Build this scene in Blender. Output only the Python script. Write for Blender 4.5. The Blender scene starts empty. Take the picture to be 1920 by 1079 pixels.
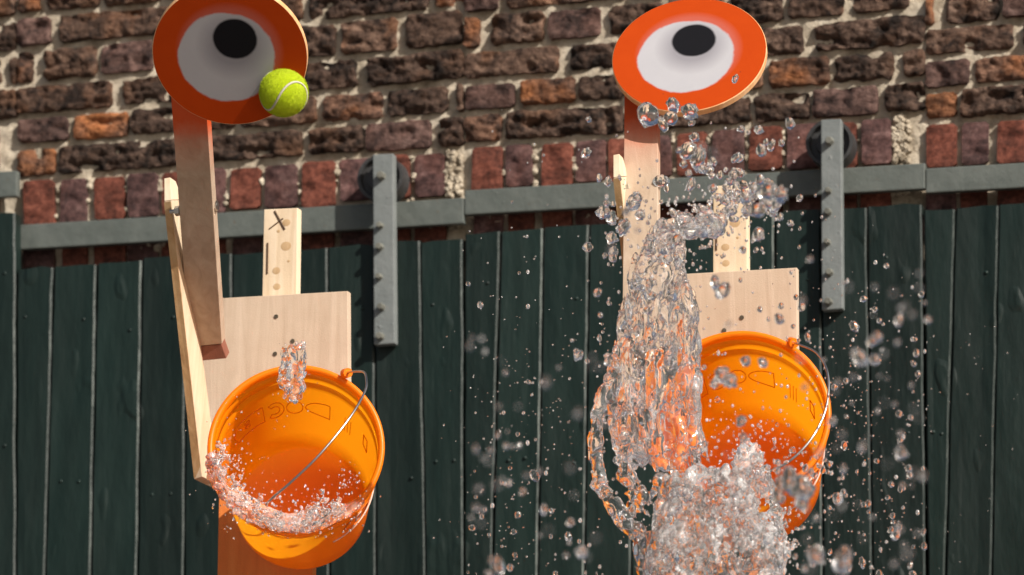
import bpy, bmesh, math, random
from mathutils import Vector, Matrix, noise
random.seed(7)
SC = bpy.context.scene
COL = SC.collection
rad = math.radians

# ------------------------------------------------------------------ camera
FPX, CX, CY = 6500.0, 960.0, 539.5            # focal length and centre in photo pixels (1920 wide)
PITCH, YAW = rad(13.5), rad(-16.0)
FWD = Vector((math.sin(YAW)*math.cos(PITCH), math.cos(YAW)*math.cos(PITCH), math.sin(PITCH)))
RGT = Vector((math.cos(YAW), -math.sin(YAW), 0))
UPV = RGT.cross(FWD)
CENTRE = Vector((0, 0, 2.25))                  # point of the wall in the middle of the picture
CAM = CENTRE - FWD*(FPX/1070.0)
cam = bpy.data.cameras.new('camera')
camo = bpy.data.objects.new('camera', cam)
COL.objects.link(camo)
camo.matrix_world = Matrix((( RGT.x, UPV.x, -FWD.x, CAM.x), (RGT.y, UPV.y, -FWD.y, CAM.y),
                            (RGT.z, UPV.z, -FWD.z, CAM.z), (0, 0, 0, 1)))
cam.sensor_fit = 'HORIZONTAL'; cam.sensor_width = 36.0
cam.lens = FPX/1920.0*36.0
cam.clip_start = 0.1; cam.clip_end = 2000
cam.dof.use_dof = True
cam.dof.aperture_fstop = 7.0
SC.camera = camo

# ------------------------------------------------------------------ sky and sun
SUN = Vector((0.68, -0.46, 0.57)).normalized()   # towards the sun
w = bpy.data.worlds.new('World'); SC.world = w; w.use_nodes = True
wn = w.node_tree
sky = wn.nodes.new('ShaderNodeTexSky'); sky.sky_type = 'NISHITA'; sky.sun_disc = False
sky.sun_elevation = math.asin(SUN.z)
sky.dust_density = 3.5; sky.ozone_density = 0.4
sky.sun_rotation = math.atan2(SUN.x, SUN.y)
bgn = wn.nodes['Background']; bgn.inputs['Strength'].default_value = 0.055
wn.links.new(sky.outputs[0], bgn.inputs['Color'])
sl = bpy.data.lights.new('sun', 'SUN'); sl.energy = 5.0; sl.angle = rad(0.5); sl.color = (1.0, 0.94, 0.86)
so = bpy.data.objects.new('sun', sl); COL.objects.link(so)
so.rotation_euler = SUN.to_track_quat('Z', 'Y').to_euler()
so.location = (6, -5, 8)
SC.view_settings.view_transform = 'Standard'
SC.view_settings.look = 'None'
SC.view_settings.exposure = 0.38
SC.view_settings.gamma = 1.0
SC.cycles.max_bounces = 14; SC.cycles.transmission_bounces = 12; SC.cycles.glossy_bounces = 5
SC.cycles.sample_clamp_indirect = 40.0
SC.cycles.sample_clamp_direct = 0.0
SC.cycles.blur_glossy = 0.1

# ------------------------------------------------------------------ helpers
def P(px, py, y):
    """world point on the plane y = const that the photo pixel looks at"""
    d = FWD*FPX + RGT*(px-CX) + UPV*(CY-py)
    return CAM + d*((y-CAM.y)/d.y)
def pxm(p):
    return FPX/((p-CAM).dot(FWD))       # pixels per metre at p
def mesh(name, v, f, mats=(), smooth=False, mi=None):
    m = bpy.data.meshes.new(name)
    m.from_pydata([tuple(q) for q in v], [], f)
    for a in (mats if isinstance(mats, (list, tuple)) else [mats]): m.materials.append(a)
    if mi: m.polygons.foreach_set('material_index', mi)
    if smooth: m.polygons.foreach_set('use_smooth', [True]*len(m.polygons))
    m.update()
    return m
def link(name, m, parent=None, **kw):
    o = bpy.data.objects.new(name, m)
    COL.objects.link(o)
    if parent: o.parent = parent
    for k, a in kw.items(): o[k] = a
    return o
def empty(name, loc, **kw):
    o = bpy.data.objects.new(name, None); COL.objects.link(o); o.location = loc
    o.empty_display_size = 0.05
    for k, a in kw.items(): o[k] = a
    return o
def adopt(o, root):
    """parent without moving: children are modelled in world space"""
    o.parent = root
    o.matrix_parent_inverse = Matrix.Translation(root.location).inverted()
    return o
def part(name, m, root, **kw):
    o = link(name, m, **kw)
    p = root
    if p is not None:
        o.parent = p
        t = p
        off = Vector((0, 0, 0))
        while t is not None and t.type == 'EMPTY':
            off += t.location; t = t.parent
        # meshes carry world coordinates and sit at the origin; only empties are moved
        o.matrix_parent_inverse = Matrix.Translation(off).inverted() if p.type == 'EMPTY' else Matrix.Identity(4)
    return o
def bevel_bm(bm, w_, seg=2):
    bmesh.ops.bevel(bm, geom=bm.edges[:], offset=w_, segments=seg, affect='EDGES', profile=0.6)
def hexa(name, front, back, mat, bev=0.0015, seg=2):
    """solid from 4 front corners and 4 back corners (TL, TR, BR, BL)"""
    bm = bmesh.new()
    vs = [bm.verts.new(q) for q in list(front)+list(back)]
    for f in ((0,3,2,1), (4,5,6,7), (0,1,5,4), (1,2,6,5), (2,3,7,6), (3,0,4,7)):
        bm.faces.new([vs[i] for i in f])
    bmesh.ops.recalc_face_normals(bm, faces=bm.faces)
    if bev: bevel_bm(bm, bev, seg)
    m = bpy.data.meshes.new(name); bm.to_mesh(m); bm.free()
    m.materials.append(mat)
    return m
def tube(pts, r, n=8, cap=True):
    pts = [Vector(p) for p in pts]
    v, f = [], []
    prev = None
    for i, p in enumerate(pts):
        t = (pts[min(i+1, len(pts)-1)]-pts[max(i-1, 0)]).normalized()
        if prev is None:
            a = t.orthogonal().normalized()
        else:
            a = (prev-t*prev.dot(t)).normalized()
        prev = a; b = t.cross(a)
        rr = r[i] if isinstance(r, (list, tuple)) else r
        for k in range(n):
            c = 2*math.pi*k/n
            v.append(p+(a*math.cos(c)+b*math.sin(c))*rr)
    for i in range(len(pts)-1):
        for k in range(n):
            f.append((i*n+k, i*n+(k+1) % n, (i+1)*n+(k+1) % n, (i+1)*n+k))
    if cap:
        f.append(tuple(reversed(range(n)))); f.append(tuple(range((len(pts)-1)*n, len(pts)*n)))
    return v, f
def smooth_path(pts, n=8):
    pts = [Vector(p) for p in pts]; out = []
    for i in range(len(pts)-1):
        p0, p1, p2, p3 = pts[max(i-1, 0)], pts[i], pts[i+1], pts[min(i+2, len(pts)-1)]
        for k in range(n):
            t = k/n
            out.append(0.5*((2*p1)+(p2-p0)*t+(2*p0-5*p1+4*p2-p3)*t*t+(3*p1-p0-3*p2+p3)*t**3))
    out.append(pts[-1])
    return out
def lathe(prof, n=64, close=True):
    v, f = [], []
    for (r, z) in prof:
        for k in range(n):
            a = 2*math.pi*k/n
            v.append((r*math.cos(a), r*math.sin(a), z))
    m = len(prof)
    for i in range(m-1):
        for k in range(n):
            f.append((i*n+k, i*n+(k+1) % n, (i+1)*n+(k+1) % n, (i+1)*n+k))
    return v, f
def frame_to(o, z, xhint):
    z = z.normalized(); x = (xhint-z*xhint.dot(z)).normalized(); y = z.cross(x)
    return Matrix(((x.x, y.x, z.x, o.x), (x.y, y.y, z.y, o.y), (x.z, y.z, z.z, o.z), (0, 0, 0, 1)))

# ------------------------------------------------------------------ materials
class NT:
    def __init__(s, name):
        s.m = bpy.data.materials.new(name); s.m.use_nodes = True
        s.t = s.m.node_tree; s.b = s.t.nodes['Principled BSDF']; s.out = s.t.nodes['Material Output']
    def n(s, ty, **kw):
        x = s.t.nodes.new(ty)
        for k, a in kw.items(): setattr(x, k, a)
        return x
    def l(s, a, b): s.t.links.new(a, b)
    def coord(s, kind='Object', scale=(1, 1, 1)):
        tc = s.n('ShaderNodeTexCoord'); mp = s.n('ShaderNodeMapping'); mp.inputs['Scale'].default_value = scale
        s.l(tc.outputs[kind], mp.inputs[0]); return mp.outputs[0]
    def noise(s, vec, scale, detail=6, rough=0.6, dist=0.0):
        x = s.n('ShaderNodeTexNoise'); x.inputs['Scale'].default_value = scale; x.inputs['Detail'].default_value = detail
        x.inputs['Roughness'].default_value = rough; x.inputs['Distortion'].default_value = dist
        if vec is not None: s.l(vec, x.inputs['Vector'])
        return x.outputs['Fac']
    def ramp(s, fac, stops, interp='LINEAR'):
        r = s.n('ShaderNodeValToRGB'); r.color_ramp.interpolation = interp
        e = r.color_ramp.elements
        while len(e) < len(stops): e.new(0.5)
        for q, (p, c) in zip(e, stops):
            q.position = p; q.color = (c[0], c[1], c[2], 1) if not isinstance(c, (int, float)) else (c, c, c, 1)
        s.l(fac, r.inputs[0]); return r.outputs[0]
    def mix(s, fac, a, b, mode='MIX'):
        x = s.n('ShaderNodeMix', data_type='RGBA', blend_type=mode)
        for i, q in ((0, fac), (6, a), (7, b)):
            if isinstance(q, (int, float)): x.inputs[i].default_value = q
            elif isinstance(q, tuple): x.inputs[i].default_value = (*q, 1)
            else: s.l(q, x.inputs[i])
        return x.outputs[2]
    def math(s, op, a, b=0.0, clamp=False):
        x = s.n('ShaderNodeMath', operation=op); x.use_clamp = clamp
        for i, q in ((0, a), (1, b)):
            if isinstance(q, (int, float)): x.inputs[i].default_value = q
            else: s.l(q, x.inputs[i])
        return x.outputs[0]
    def bump(s, h, strength, dist, prev=None):
        b = s.n('ShaderNodeBump'); b.inputs['Strength'].default_value = strength; b.inputs['Distance'].default_value = dist
        s.l(h, b.inputs['Height'])
        if prev is not None: s.l(prev, b.inputs['Normal'])
        return b.outputs[0]
    def base(s, c):
        if isinstance(c, tuple): s.b.inputs['Base Color'].default_value = (*c, 1)
        else: s.l(c, s.b.inputs['Base Color'])
    def set(s, **kw):
        for k, a in kw.items():
            i = s.b.inputs[k.replace('_', ' ')]
            if isinstance(a, (int, float)): i.default_value = a
            elif isinstance(a, tuple): i.default_value = (*a, 1) if len(a) == 3 else a
            else: s.l(a, i)
    def normal(s, x): s.l(x, s.b.inputs['Normal'])

def brick_mat(name, dark, mid, light, rust, rust_amt, pit=0.006):
    t = NT(name)
    oi = t.n('ShaderNodeObjectInfo')
    vec = t.coord('Object')
    off = t.n('ShaderNodeVectorMath', operation='ADD')
    sc_ = t.n('ShaderNodeVectorMath', operation='SCALE'); sc_.inputs[3].default_value = 7.0
    comb = t.n('ShaderNodeCombineXYZ')
    for i in range(3): t.l(oi.outputs['Random'], comb.inputs[i])
    t.l(comb.outputs[0], sc_.inputs[0]); t.l(vec, off.inputs[0]); t.l(sc_.outputs[0], off.inputs[1])
    v = off.outputs[0]
    n1 = t.noise(v, 28, 8, 0.68, 0.6)
    c = t.ramp(n1, [(0.38, dark), (0.53, mid), (0.70, light)])
    n2 = t.noise(v, 9, 4, 0.6, 0.3)
    c = t.mix(t.math('MULTIPLY', t.ramp(n2, [(0.5, 0.0), (0.72, 1.0)]), rust_amt), c, rust)
    hv = t.math('ADD', t.math('MULTIPLY', oi.outputs['Random'], 0.4), 0.8)
    hs = t.n('ShaderNodeHueSaturation'); t.l(hv, hs.inputs['Value']); t.l(c, hs.inputs['Color'])
    n4 = t.noise(v, 130, 4, 0.7)
    c2 = t.mix(0.6, hs.outputs[0], t.ramp(n4, [(0.35, 0.15), (0.65, 0.9)]), 'SOFT_LIGHT')
    t.base(c2)
    n3 = t.noise(v, 70, 9, 0.72, 0.4)
    mus = t.noise(t.coord('Object', (1, 1, 2.2)), 34, 7, 0.65, 1.1)
    b = t.bump(mus, 1.0, pit*1.6); b = t.bump(n3, 0.9, pit*0.6, b)
    t.normal(b); t.set(Roughness=0.85, Specular_IOR_Level=0.25)
    return t.m
M = {}
M['brick_dark']  = brick_mat('brick_dark',  (.013,.0085,.0065), (.072,.043,.031), (.165,.105,.076), (.22,.10,.048), .40, .006)
M['brick_brown'] = brick_mat('brick_brown', (.022,.013,.0095), (.096,.056,.039), (.195,.122,.086), (.27,.11,.045), .5, .005)
M['brick_rust']  = brick_mat('brick_rust',  (.030,.018,.014), (.130,.068,.044), (.24,.13,.085), (.42,.15,.05), .85, .006)
M['brick_purple'] = brick_mat('brick_purple', (.026,.015,.013), (.092,.052,.043), (.165,.104,.088), (.20,.095,.07), .3, .003)
M['soldier_red']  = brick_mat('soldier_red',  (.070,.022,.014), (.145,.044,.028), (.21,.072,.047), (.12,.048,.036), .4, .0016)
M['soldier_purple'] = brick_mat('soldier_purple', (.042,.022,.021), (.098,.050,.046), (.16,.094,.086), (.15,.055,.038), .5, .0016)

def mortar_mat():
    t = NT('mortar'); v = t.coord('Object')
    c = t.ramp(t.noise(v, 22, 7, 0.65), [(0.30, (.24,.195,.14)), (0.5, (.48,.41,.315)), (0.75, (.64,.57,.46))])
    t.base(c)
    b = t.bump(t.noise(v, 60, 8, 0.7), 1.0, 0.006); b = t.bump(t.noise(v, 260, 4, 0.7), 0.7, 0.002, b)
    t.normal(b); t.set(Roughness=0.95, Specular_IOR_Level=0.1); return t.m
M['mortar'] = mortar_mat()

def door_mat():
    t = NT('green_paint'); v = t.coord('Object', (1, 1, 0.16)); v0 = t.coord('Object')
    n = t.noise(v, 38, 6, 0.6)
    c = t.ramp(n, [(0.3, (.0055,.0140,.0118)), (0.6, (.0088,.0200,.0170)), (0.8, (.013,.026,.0225))])
    oi = t.n('ShaderNodeObjectInfo')
    hs = t.n('ShaderNodeHueSaturation'); t.l(c, hs.inputs['Color'])
    t.l(t.math('ADD', t.math('MULTIPLY', oi.outputs['Random'], 0.6), 0.65), hs.inputs['Value'])
    sp = t.ramp(t.noise(v0, 30, 8, 0.75, 0.5), [(0.70, 0.0), (0.76, 1.0)])
    t.base(t.mix(t.math('MULTIPLY', sp, 0.3), hs.outputs[0], (.10,.12,.11)))
    t.set(Roughness=t.ramp(t.noise(v, 20, 4), [(0.3, 0.38), (0.7, 0.58)]), Specular_IOR_Level=0.30)
    b = t.bump(t.noise(v, 60, 6, 0.6), 0.45, 0.003)
    b = t.bump(t.noise(t.coord('Object', (1, 1, 0.4)), 26, 3, 0.5), 0.5, 0.006, b)
    bl = t.ramp(t.noise(t.coord('Object', (1, 1, 0.45)), 17, 2, 0.4), [(0.66, 0.0), (0.72, 1.0)])
    b = t.bump(bl, 0.5, 0.004, b)
    t.normal(b); return t.m
M['door'] = door_mat()
def worn_mat():
    t = NT('worn_green_edge'); v0 = t.coord('Object', (1, 1, 0.35))
    oi = t.n('ShaderNodeObjectInfo')
    thr = t.math('ADD', t.noise(v0, 30, 6, 0.75), t.math('MULTIPLY', t.math('SUBTRACT', oi.outputs['Random'], 0.5), 0.34))
    f = t.ramp(thr, [(0.50, 0.0), (0.66, 1.0)])
    t.base(t.mix(f, (.008,.017,.0145), (.085,.102,.092)))
    t.normal(t.bump(t.noise(v0, 90, 5, 0.7), 0.6, 0.003))
    t.set(Roughness=0.5); return t.m
M['worn'] = worn_mat()
def steel_mat(name, a, b_, rust=0.15):
    t = NT(name); v = t.coord('Object')
    c = t.ramp(t.noise(v, 24, 6, 0.6), [(0.3, a), (0.7, b_)])
    sp = t.ramp(t.noise(v, 60, 8, 0.75), [(0.61, 0.0), (0.70, 1.0)])
    t.base(t.mix(t.math('MULTIPLY', sp, rust), c, (.10,.055,.03)))
    t.set(Roughness=0.5, Specular_IOR_Level=0.45)
    b = t.bump(t.noise(v, 34, 7, 0.68), 0.6, 0.0035)
    bl = t.ramp(t.noise(v, 90, 3, 0.5), [(0.68, 0.0), (0.76, 1.0)])
    t.normal(t.bump(bl, 0.5, 0.002, b)); return t.m
M['rail'] = steel_mat('rail_paint', (.078,.090,.082), (.112,.125,.114), 0.8)
M['strap'] = steel_mat('strap_paint', (.140,.156,.154), (.185,.200,.197), 0.35)
M['bolt'] = steel_mat('bolt_paint', (.10,.10,.085), (.19,.19,.16), 0.7)
M['wheel'] = steel_mat('black_iron', (.022,.022,.023), (.045,.045,.045), 0.4)

def wood_mat(name, a, b_, c_, axis='z', grain=1.0, knots=False, spray=None):
    t = NT(name)
    scl = {'z': (1, 1, 0.07), 'x': (0.07, 1, 1)}[axis]
    v = t.coord('Object', scl); v0 = t.coord('Object')
    n = t.noise(v, 55, 6, 0.6, 0.8)
    c = t.ramp(n, [(0.28, a), (0.5, b_), (0.75, c_)])
    st = t.ramp(t.noise(v0, 12, 4, 0.6), [(0.35, 0.0), (0.75, 1.0)])
    c = t.mix(t.math('MULTIPLY', st, 0.40), c, (a[0]*.8, a[1]*.74, a[2]*.70))
    if spray:                                   # overspray of orange paint that fades down the lath
        z0, z1, colr = spray
        sep = t.n('ShaderNodeSeparateXYZ'); t.l(v0, sep.inputs[0])
        z = t.math('ADD', sep.outputs[2], t.math('MULTIPLY', t.math('SUBTRACT', t.noise(v0, 30, 5), 0.5), 0.03))
        f = t.math('DIVIDE', t.math('SUBTRACT', z, z0), z1-z0, True)
        f = t.ramp(f, [(0.0, 0.0), (0.45, 0.22), (1.0, 0.97)])
        c = t.mix(f, c, colr)
    t.base(c)
    t.normal(t.bump(t.noise(v0, 420, 4, 0.7), 0.35, 0.0012, t.bump(n, 0.3*grain, 0.0015)))
    t.set(Roughness=0.62, Specular_IOR_Level=0.3)
    return t.m
M['ply'] = wood_mat('plywood', (.49,.37,.27), (.58,.455,.34), (.66,.53,.41))
M['pine'] = wood_mat('pine', (.60,.46,.30), (.72,.58,.41), (.80,.68,.52))
M['ply_edge'] = wood_mat('plywood_edge', (.34,.20,.09), (.52,.33,.16), (.62,.44,.25))
M['knot'] = wood_mat('knot', (.44,.29,.15), (.52,.36,.20), (.58,.42,.26))
M['crack'] = wood_mat('dark_crack', (.05,.03,.015), (.09,.05,.025), (.12,.07,.03))
M['bucket_lit_wood'] = wood_mat('bucket_light_wood', (.66,.19,.040), (.74,.23,.050), (.80,.28,.07))  # orange light coming through the bucket is put into this wood colour
M['pad'] = wood_mat('red_brown_pad', (.16,.055,.035), (.22,.08,.05), (.28,.11,.07))
def plain(name, c, rough=0.5, metal=0.0, spec=0.5):
    t = NT(name); v = t.coord('Object')
    n = t.noise(v, 90, 5, 0.6)
    t.base(t.ramp(n, [(0.3, tuple(q*.8 for q in c)), (0.7, c)]))
    t.set(Roughness=rough, Metallic=metal, Specular_IOR_Level=spec)
    t.normal(t.bump(n, 0.15, 0.0008)); return t.m
M['zinc'] = plain('zinc', (.62,.62,.60), 0.32, 1.0)
M['screw'] = plain('screw_metal', (.18,.15,.11), 0.5, 0.8)
M['wire'] = plain('bucket_wire', (.62,.60,.58), 0.3, 1.0)
M['ink'] = plain('letter_ink', (.72,.17,.003), 0.5)
M['white_line'] = plain('white_print', (.80,.55,.45), 0.5)

def eye_mat():
    t = NT('eye_paint'); v = t.coord('Object'); sep = t.n('ShaderNodeSeparateXYZ'); t.l(v, sep.inputs[0])
    def dist(cx, cy, sx=1.0, sy=1.0):
        a = t.math('MULTIPLY', t.math('SUBTRACT', sep.outputs[0], cx), 1/sx); b = t.math('MULTIPLY', t.math('SUBTRACT', sep.outputs[1], cy), 1/sy)
        return t.math('SQRT', t.math('ADD', t.math('MULTIPLY', a, a), t.math('MULTIPLY', b, b)))
    R_ = EYE_R
    wob = t.math('MULTIPLY', t.math('SUBTRACT', t.noise(v, 22, 4), 0.5), 0.09*R_)
    dw = t.math('ADD', dist(-.04*R_, -.03*R_), wob)
    white = t.ramp(t.math('DIVIDE', dw, R_), [(0.612, 1.0), (0.642, 0.0)])
    halo = t.ramp(t.math('DIVIDE', dist(.0, .05*R_), R_), [(0.60, 0.30), (0.71, 0.0)])
    dp = t.math('ADD', dist(.075*R_, .235*R_), t.math('MULTIPLY', wob, 0.35))
    pupil = t.ramp(t.math('DIVIDE', dp, R_), [(0.268, 1.0), (0.30, 0.0)])
    soot = t.ramp(t.math('DIVIDE', dist(.05*R_, .13*R_), R_), [(0.25, 0.75), (0.50, 0.0)])
    orange = t.mix(t.noise(v, 26, 5), (.36,.036,.001), (.42,.047,.002))
    c = t.mix(halo, orange, (.42,.18,.17))
    wc = t.mix(t.noise(v, 14, 5), (.34,.335,.36), (.40,.39,.41))
    c = t.mix(white, c, wc)
    c = t.mix(t.math('MULTIPLY', t.math('MULTIPLY', soot, white), 0.7), c, (.10,.09,.11))
    c = t.mix(t.ramp(t.noise(v, 75, 2, 0.4), [(0.745, 0.0), (0.765, 0.75)]), c, (.03,.02,.02))
    c = t.mix(pupil, c, (.006,.006,.008))
    t.base(c); t.set(Roughness=0.7, Specular_IOR_Level=0.1)
    t.normal(t.bump(t.noise(v, 600, 3), 0.2, 0.0006)); return t.m
EYE_R = 0.1175
M['eye'] = eye_mat()
M['eye_edge'] = wood_mat('eye_board_edge', (.62,.30,.12), (.74,.42,.20), (.82,.55,.33))

def bucket_mat():
    t = NT('orange_plastic')
    b = t.b
    n = t.noise(t.coord('Object'), 8, 4)
    sc_ = t.ramp(t.noise(t.coord('Object'), 34, 8, 0.75, 1.2), [(0.62, 0.0), (0.72, 0.30)])
    t.base(t.mix(sc_, t.mix(n, (.95,.225,.001), (.98,.255,.002)), (.62,.13,.02)))
    t.set(Roughness=0.38, Specular_IOR_Level=0.4)
    tr = t.n('ShaderNodeBsdfTranslucent'); tr.inputs[0].default_value = (1.0, .46, .008, 1)
    mx = t.n('ShaderNodeMixShader'); mx.inputs[0].default_value = 0.38
    t.l(b.outputs[0], mx.inputs[1]); t.l(tr.outputs[0], mx.inputs[2]); t.l(mx.outputs[0], t.out.inputs[0])
    t.normal(t.bump(t.noise(t.coord('Object'), 160, 4), 0.1, 0.0008))
    return t.m
M['bucket'] = bucket_mat()
def water_mat(name, clear):
    t = NT(name); t.base((1, 1, 1))          # the rest is air beaten into the water
    v = t.coord('Object')
    t.set(Roughness=0.10, IOR=1.33, Transmission_Weight=t.ramp(t.noise(v, 26, 5, 0.65), [(0.40, 1.0), (0.70, clear)]))
    return t.m
M['water'] = water_mat('clear_water', .93)
M['streaming'] = water_mat('streaming_water', .86)
M['froth'] = water_mat('frothing_water', .68)
def ball_mat():
    t = NT('yellow_felt'); v = t.coord('Object')
    t.base(t.mix(t.noise(v, 900, 3), (.54,.70,.004), (.66,.82,.010)))
    t.set(Roughness=0.95, Specular_IOR_Level=0.1, Sheen_Weight=0.35, Sheen_Tint=(.9,1.0,.3))
    t.normal(t.bump(t.noise(v, 1100, 3, 0.7), 1.0, 0.003)); return t.m
M['felt'] = ball_mat()
M['seam'] = plain('ball_seam', (.50,.47,.36), 0.8)
def paving_mat():
    t = NT('paving'); v = t.coord('Object')
    br = t.n('ShaderNodeTexBrick'); br.inputs['Scale'].default_value = 4.0
    br.inputs['Color1'].default_value = (.185,.165,.145,1); br.inputs['Color2'].default_value = (.23,.205,.18,1); br.inputs['Mortar'].default_value = (.10,.09,.08,1)
    t.l(v, br.inputs['Vector']); t.base(br.outputs[0]); t.set(Roughness=0.9)
    t.normal(t.bump(t.noise(v, 20, 6), 0.5, 0.01)); return t.m
M['paving'] = paving_mat()

# ------------------------------------------------------------------ ground
g = mesh('ground', [(-300,-600,0), (300,-600,0), (300,300,0), (-300,300,0)], [(0,1,2,3)], M['paving'])
link('ground', g, kind='structure', label='brown stone paving in front of the brick wall')

# ------------------------------------------------------------------ brick wall
# courses traced from the photo: y of each bed joint at x=32 and x=870
JOINT = [(337,277), (277,214), (219,152), (160,86), (94,15), (32,-45), (-29,-107), (-91,-170), (-152,-232), (-214,-294)]
def jy(k, x):
    a, b = JOINT[k]
    return a+(b-a)*(x-32)/838.0
D, B, R, U = 'brick_dark', 'brick_brown', 'brick_rust', 'brick_purple'
ROWS = [   # row 1 is the course just above the soldiers
 [(32,103,R), (110,332,D), (340,568,D), (578,680,D), (686,808,U), (822,900,D)],
 [(34,127,U), (138,240,R), (247,330,D), (340,440,B), (452,592,B), (605,717,R), (727,838,D), (856,900,B)],
 [(32,209,B), (230,440,D), (452,562,D), (574,667,D), (690,900,D)],
 [(32,60,R), (84,181,D), (190,287,U), (306,402,D), (414,520,B), (532,628,D), (640,744,B), (762,865,B)],
 [(32,95,U), (112,338,B), (350,566,D), (580,802,D), (815,900,R)],
 [(32,74,R), (88,186,D), (196,300,D), (312,410,B), (422,600,D), (612,712,U), (724,830,B), (842,900,D)],
 [(32,140,B), (152,372,D), (384,480,R), (492,716,B), (728,900,D)],
 [(32,84,D), (96,200,B), (212,312,U), (324,430,D), (440,548,B), (560,660,R), (672,776,D), (788,900,B)],
 [(32,210,D), (222,330,R), (342,560,B), (572,790,D), (802,900,U)]]
SR, SP = 'soldier_red', 'soldier_purple'
SOLD = [(47,103,SR), (112,161,SP), (178,235,SR), (241,297,SP), (304,360,SR), (368,421,SP), (431,487,SR), (498,557,SP), (566,627,SR),
        (638,699,SP), (712,769,SR), (779,834,SP)]
PANELS = [(-838,-52,-420,32), (0,0,32,870), (838,-64,870,1735), (1691,-107,1735,2340)]
wall = empty('brick_wall', (0, 0.05, 0), label='weathered brown brick wall with a soldier course behind the green boards', category='wall')

def brick_geo(quad, seed, rough, depth=0.05, proud=0.0, nx=None):
    """quad: TL TR BR BL in photo pixels on the wall face"""
    c = [P(*q, 0.0) for q in quad]
    L = (c[1]-c[0]).length; H = (c[3]-c[0]).length
    nx = max(4, int(L/0.0042)); ny = max(4, int(H/0.0042))
    v, f = [], []
    o = Vector((seed*3.17 % 50, seed*1.7 % 31, seed*0.37))
    for j in range(ny+1):
        for i in range(nx+1):
            s, t = i/nx, j/ny
            p = c[0].lerp(c[1], s).lerp(c[3].lerp(c[2], s), t)
            ed = min(s*L, (1-s)*L, t*H, (1-t)*H)
            q = p+o
            n1 = noise.noise(q*42); n2 = noise.noise(q*110); n3 = noise.noise(Vector((q.x*20, q.y, q.z*75)))
            rd = 1-abs(noise.noise(Vector((q.x*36, 3, q.z*58))))*2.2
            n4 = noise.noise(q*190)
            yy = -proud - rough*(n1*.16+n3*.62+n2*.40+rd*.42+n4*.42)
            pitv = noise.noise(Vector((q.x*26, 7, q.z*40)))
            if pitv > .16: yy += rough*3.6*(pitv-.16)
            if ed < 0.0052:
                k = 1-ed/0.0052
                yy += 0.0024*k*(1+n2*1.6)*(rough/.006)
            if i in (0, nx) or j in (0, ny):
                out = Vector((0, 0, 0))
                a = rough*0.36
                if i == 0: out.x += a*(n1+n2)
                if i == nx: out.x += a*(n1-n2)
                if j in (0, ny): out.z += a*(n1+n2*.8)
                if i in (0, nx) and j in (0, ny):
                    out.x += (0.003 if i == 0 else -0.003); out.z += (-0.0025 if j == 0 else 0.0025)
                p = p+out
            v.append((p.x, yy, p.z))
    W = nx+1
    for j in range(ny):
        for i in range(nx):
            f.append((j*W+i, (j+1)*W+i, (j+1)*W+i+1, j*W+i+1))
    ring = [i for i in range(W)] + [j*W+nx for j in range(1, ny+1)] + [ny*W+i for i in range(nx-1, -1, -1)] + [j*W for j in range(ny-1, 0, -1)]
    b0 = len(v)
    n = len(ring)
    for r in ring: v.append(v[r])
    for r in ring: v.append((v[r][0], depth, v[r][2]))
    for k in range(n):
        f.append((b0+k, b0+(k+1) % n, b0+n+(k+1) % n, b0+n+k))
    return v, f
extra = {}
seed = 0
def add_brick(quad, mat, rough, proud):
    global seed
    seed += 1
    xs = [q[0] for q in quad]; ys = [q[1] for q in quad]
    v, f = brick_geo(quad, seed, rough, proud=proud)
    if max(xs) < 0 or min(xs) > 1920 or max(ys) < 0:
        e = extra.setdefault(mat, ([], []))
        b = len(e[0]); e[0].extend(v); e[1].extend([tuple(i+b for i in q) for q in f])
        return
    part('brick', mesh('brick', v, f, M[mat], smooth=True), wall)
for (ox, oy, c0, c1) in PANELS:
    for r, row in enumerate(ROWS):
        for (a, b, mt) in row:
            x0, x1 = a+ox, b+ox
            x0 = max(x0, c0+1); x1 = min(x1, c1-1)
            if x1-x0 < 7: continue
            u0, u1 = x0-ox, x1-ox
            g0, g1 = random.uniform(5, 8), random.uniform(5, 8.5)
            quad = [(x0, jy(r+1, u0)+oy+g0), (x1, jy(r+1, u1)+oy+g0), (x1, jy(r, u1)+oy-g1), (x0, jy(r, u0)+oy-g1)]
            rg = {'brick_dark': .0092, 'brick_brown': .0060, 'brick_rust': .0070, 'brick_purple': .0048}[mt]
            add_brick(quad, mt, rg, random.uniform(0.001, 0.007))
    for (lo, hi, sl_) in ((6, 88, 0), (128, 215, 1)):     # soldiers above and below the rail
        for i, (a, b, mt) in enumerate(SOLD):
            x0, x1 = a+ox+(sl_*random.uniform(-3, 3)), b+ox
            x0 = max(x0, c0+1); x1 = min(x1, c1-1)
            if x1-x0 < 12: continue
            u0, u1 = x0-ox, x1-ox
            jt, jb = random.uniform(-1, 4), random.uniform(-4, 6)
            tl = random.uniform(-3, 3)
            quad = [(x0+tl, jy(0, u0)+oy+lo+jt), (x1+tl, jy(0, u1)+oy+lo+jt), (x1, jy(0, u1)+oy+hi+jb), (x0, jy(0, u0)+oy+hi+jb)]
            if sl_: mt = SR if i % 3 else SP
            add_brick(quad, mt, .0020, random.uniform(0.0, 0.006))
for mt, (v, f) in extra.items():
    part('brickwork', mesh('brickwork', v, f, M[mt], smooth=True), wall, kind='stuff')
rl = random.Random(21)
lv, lf = [], []
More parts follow.
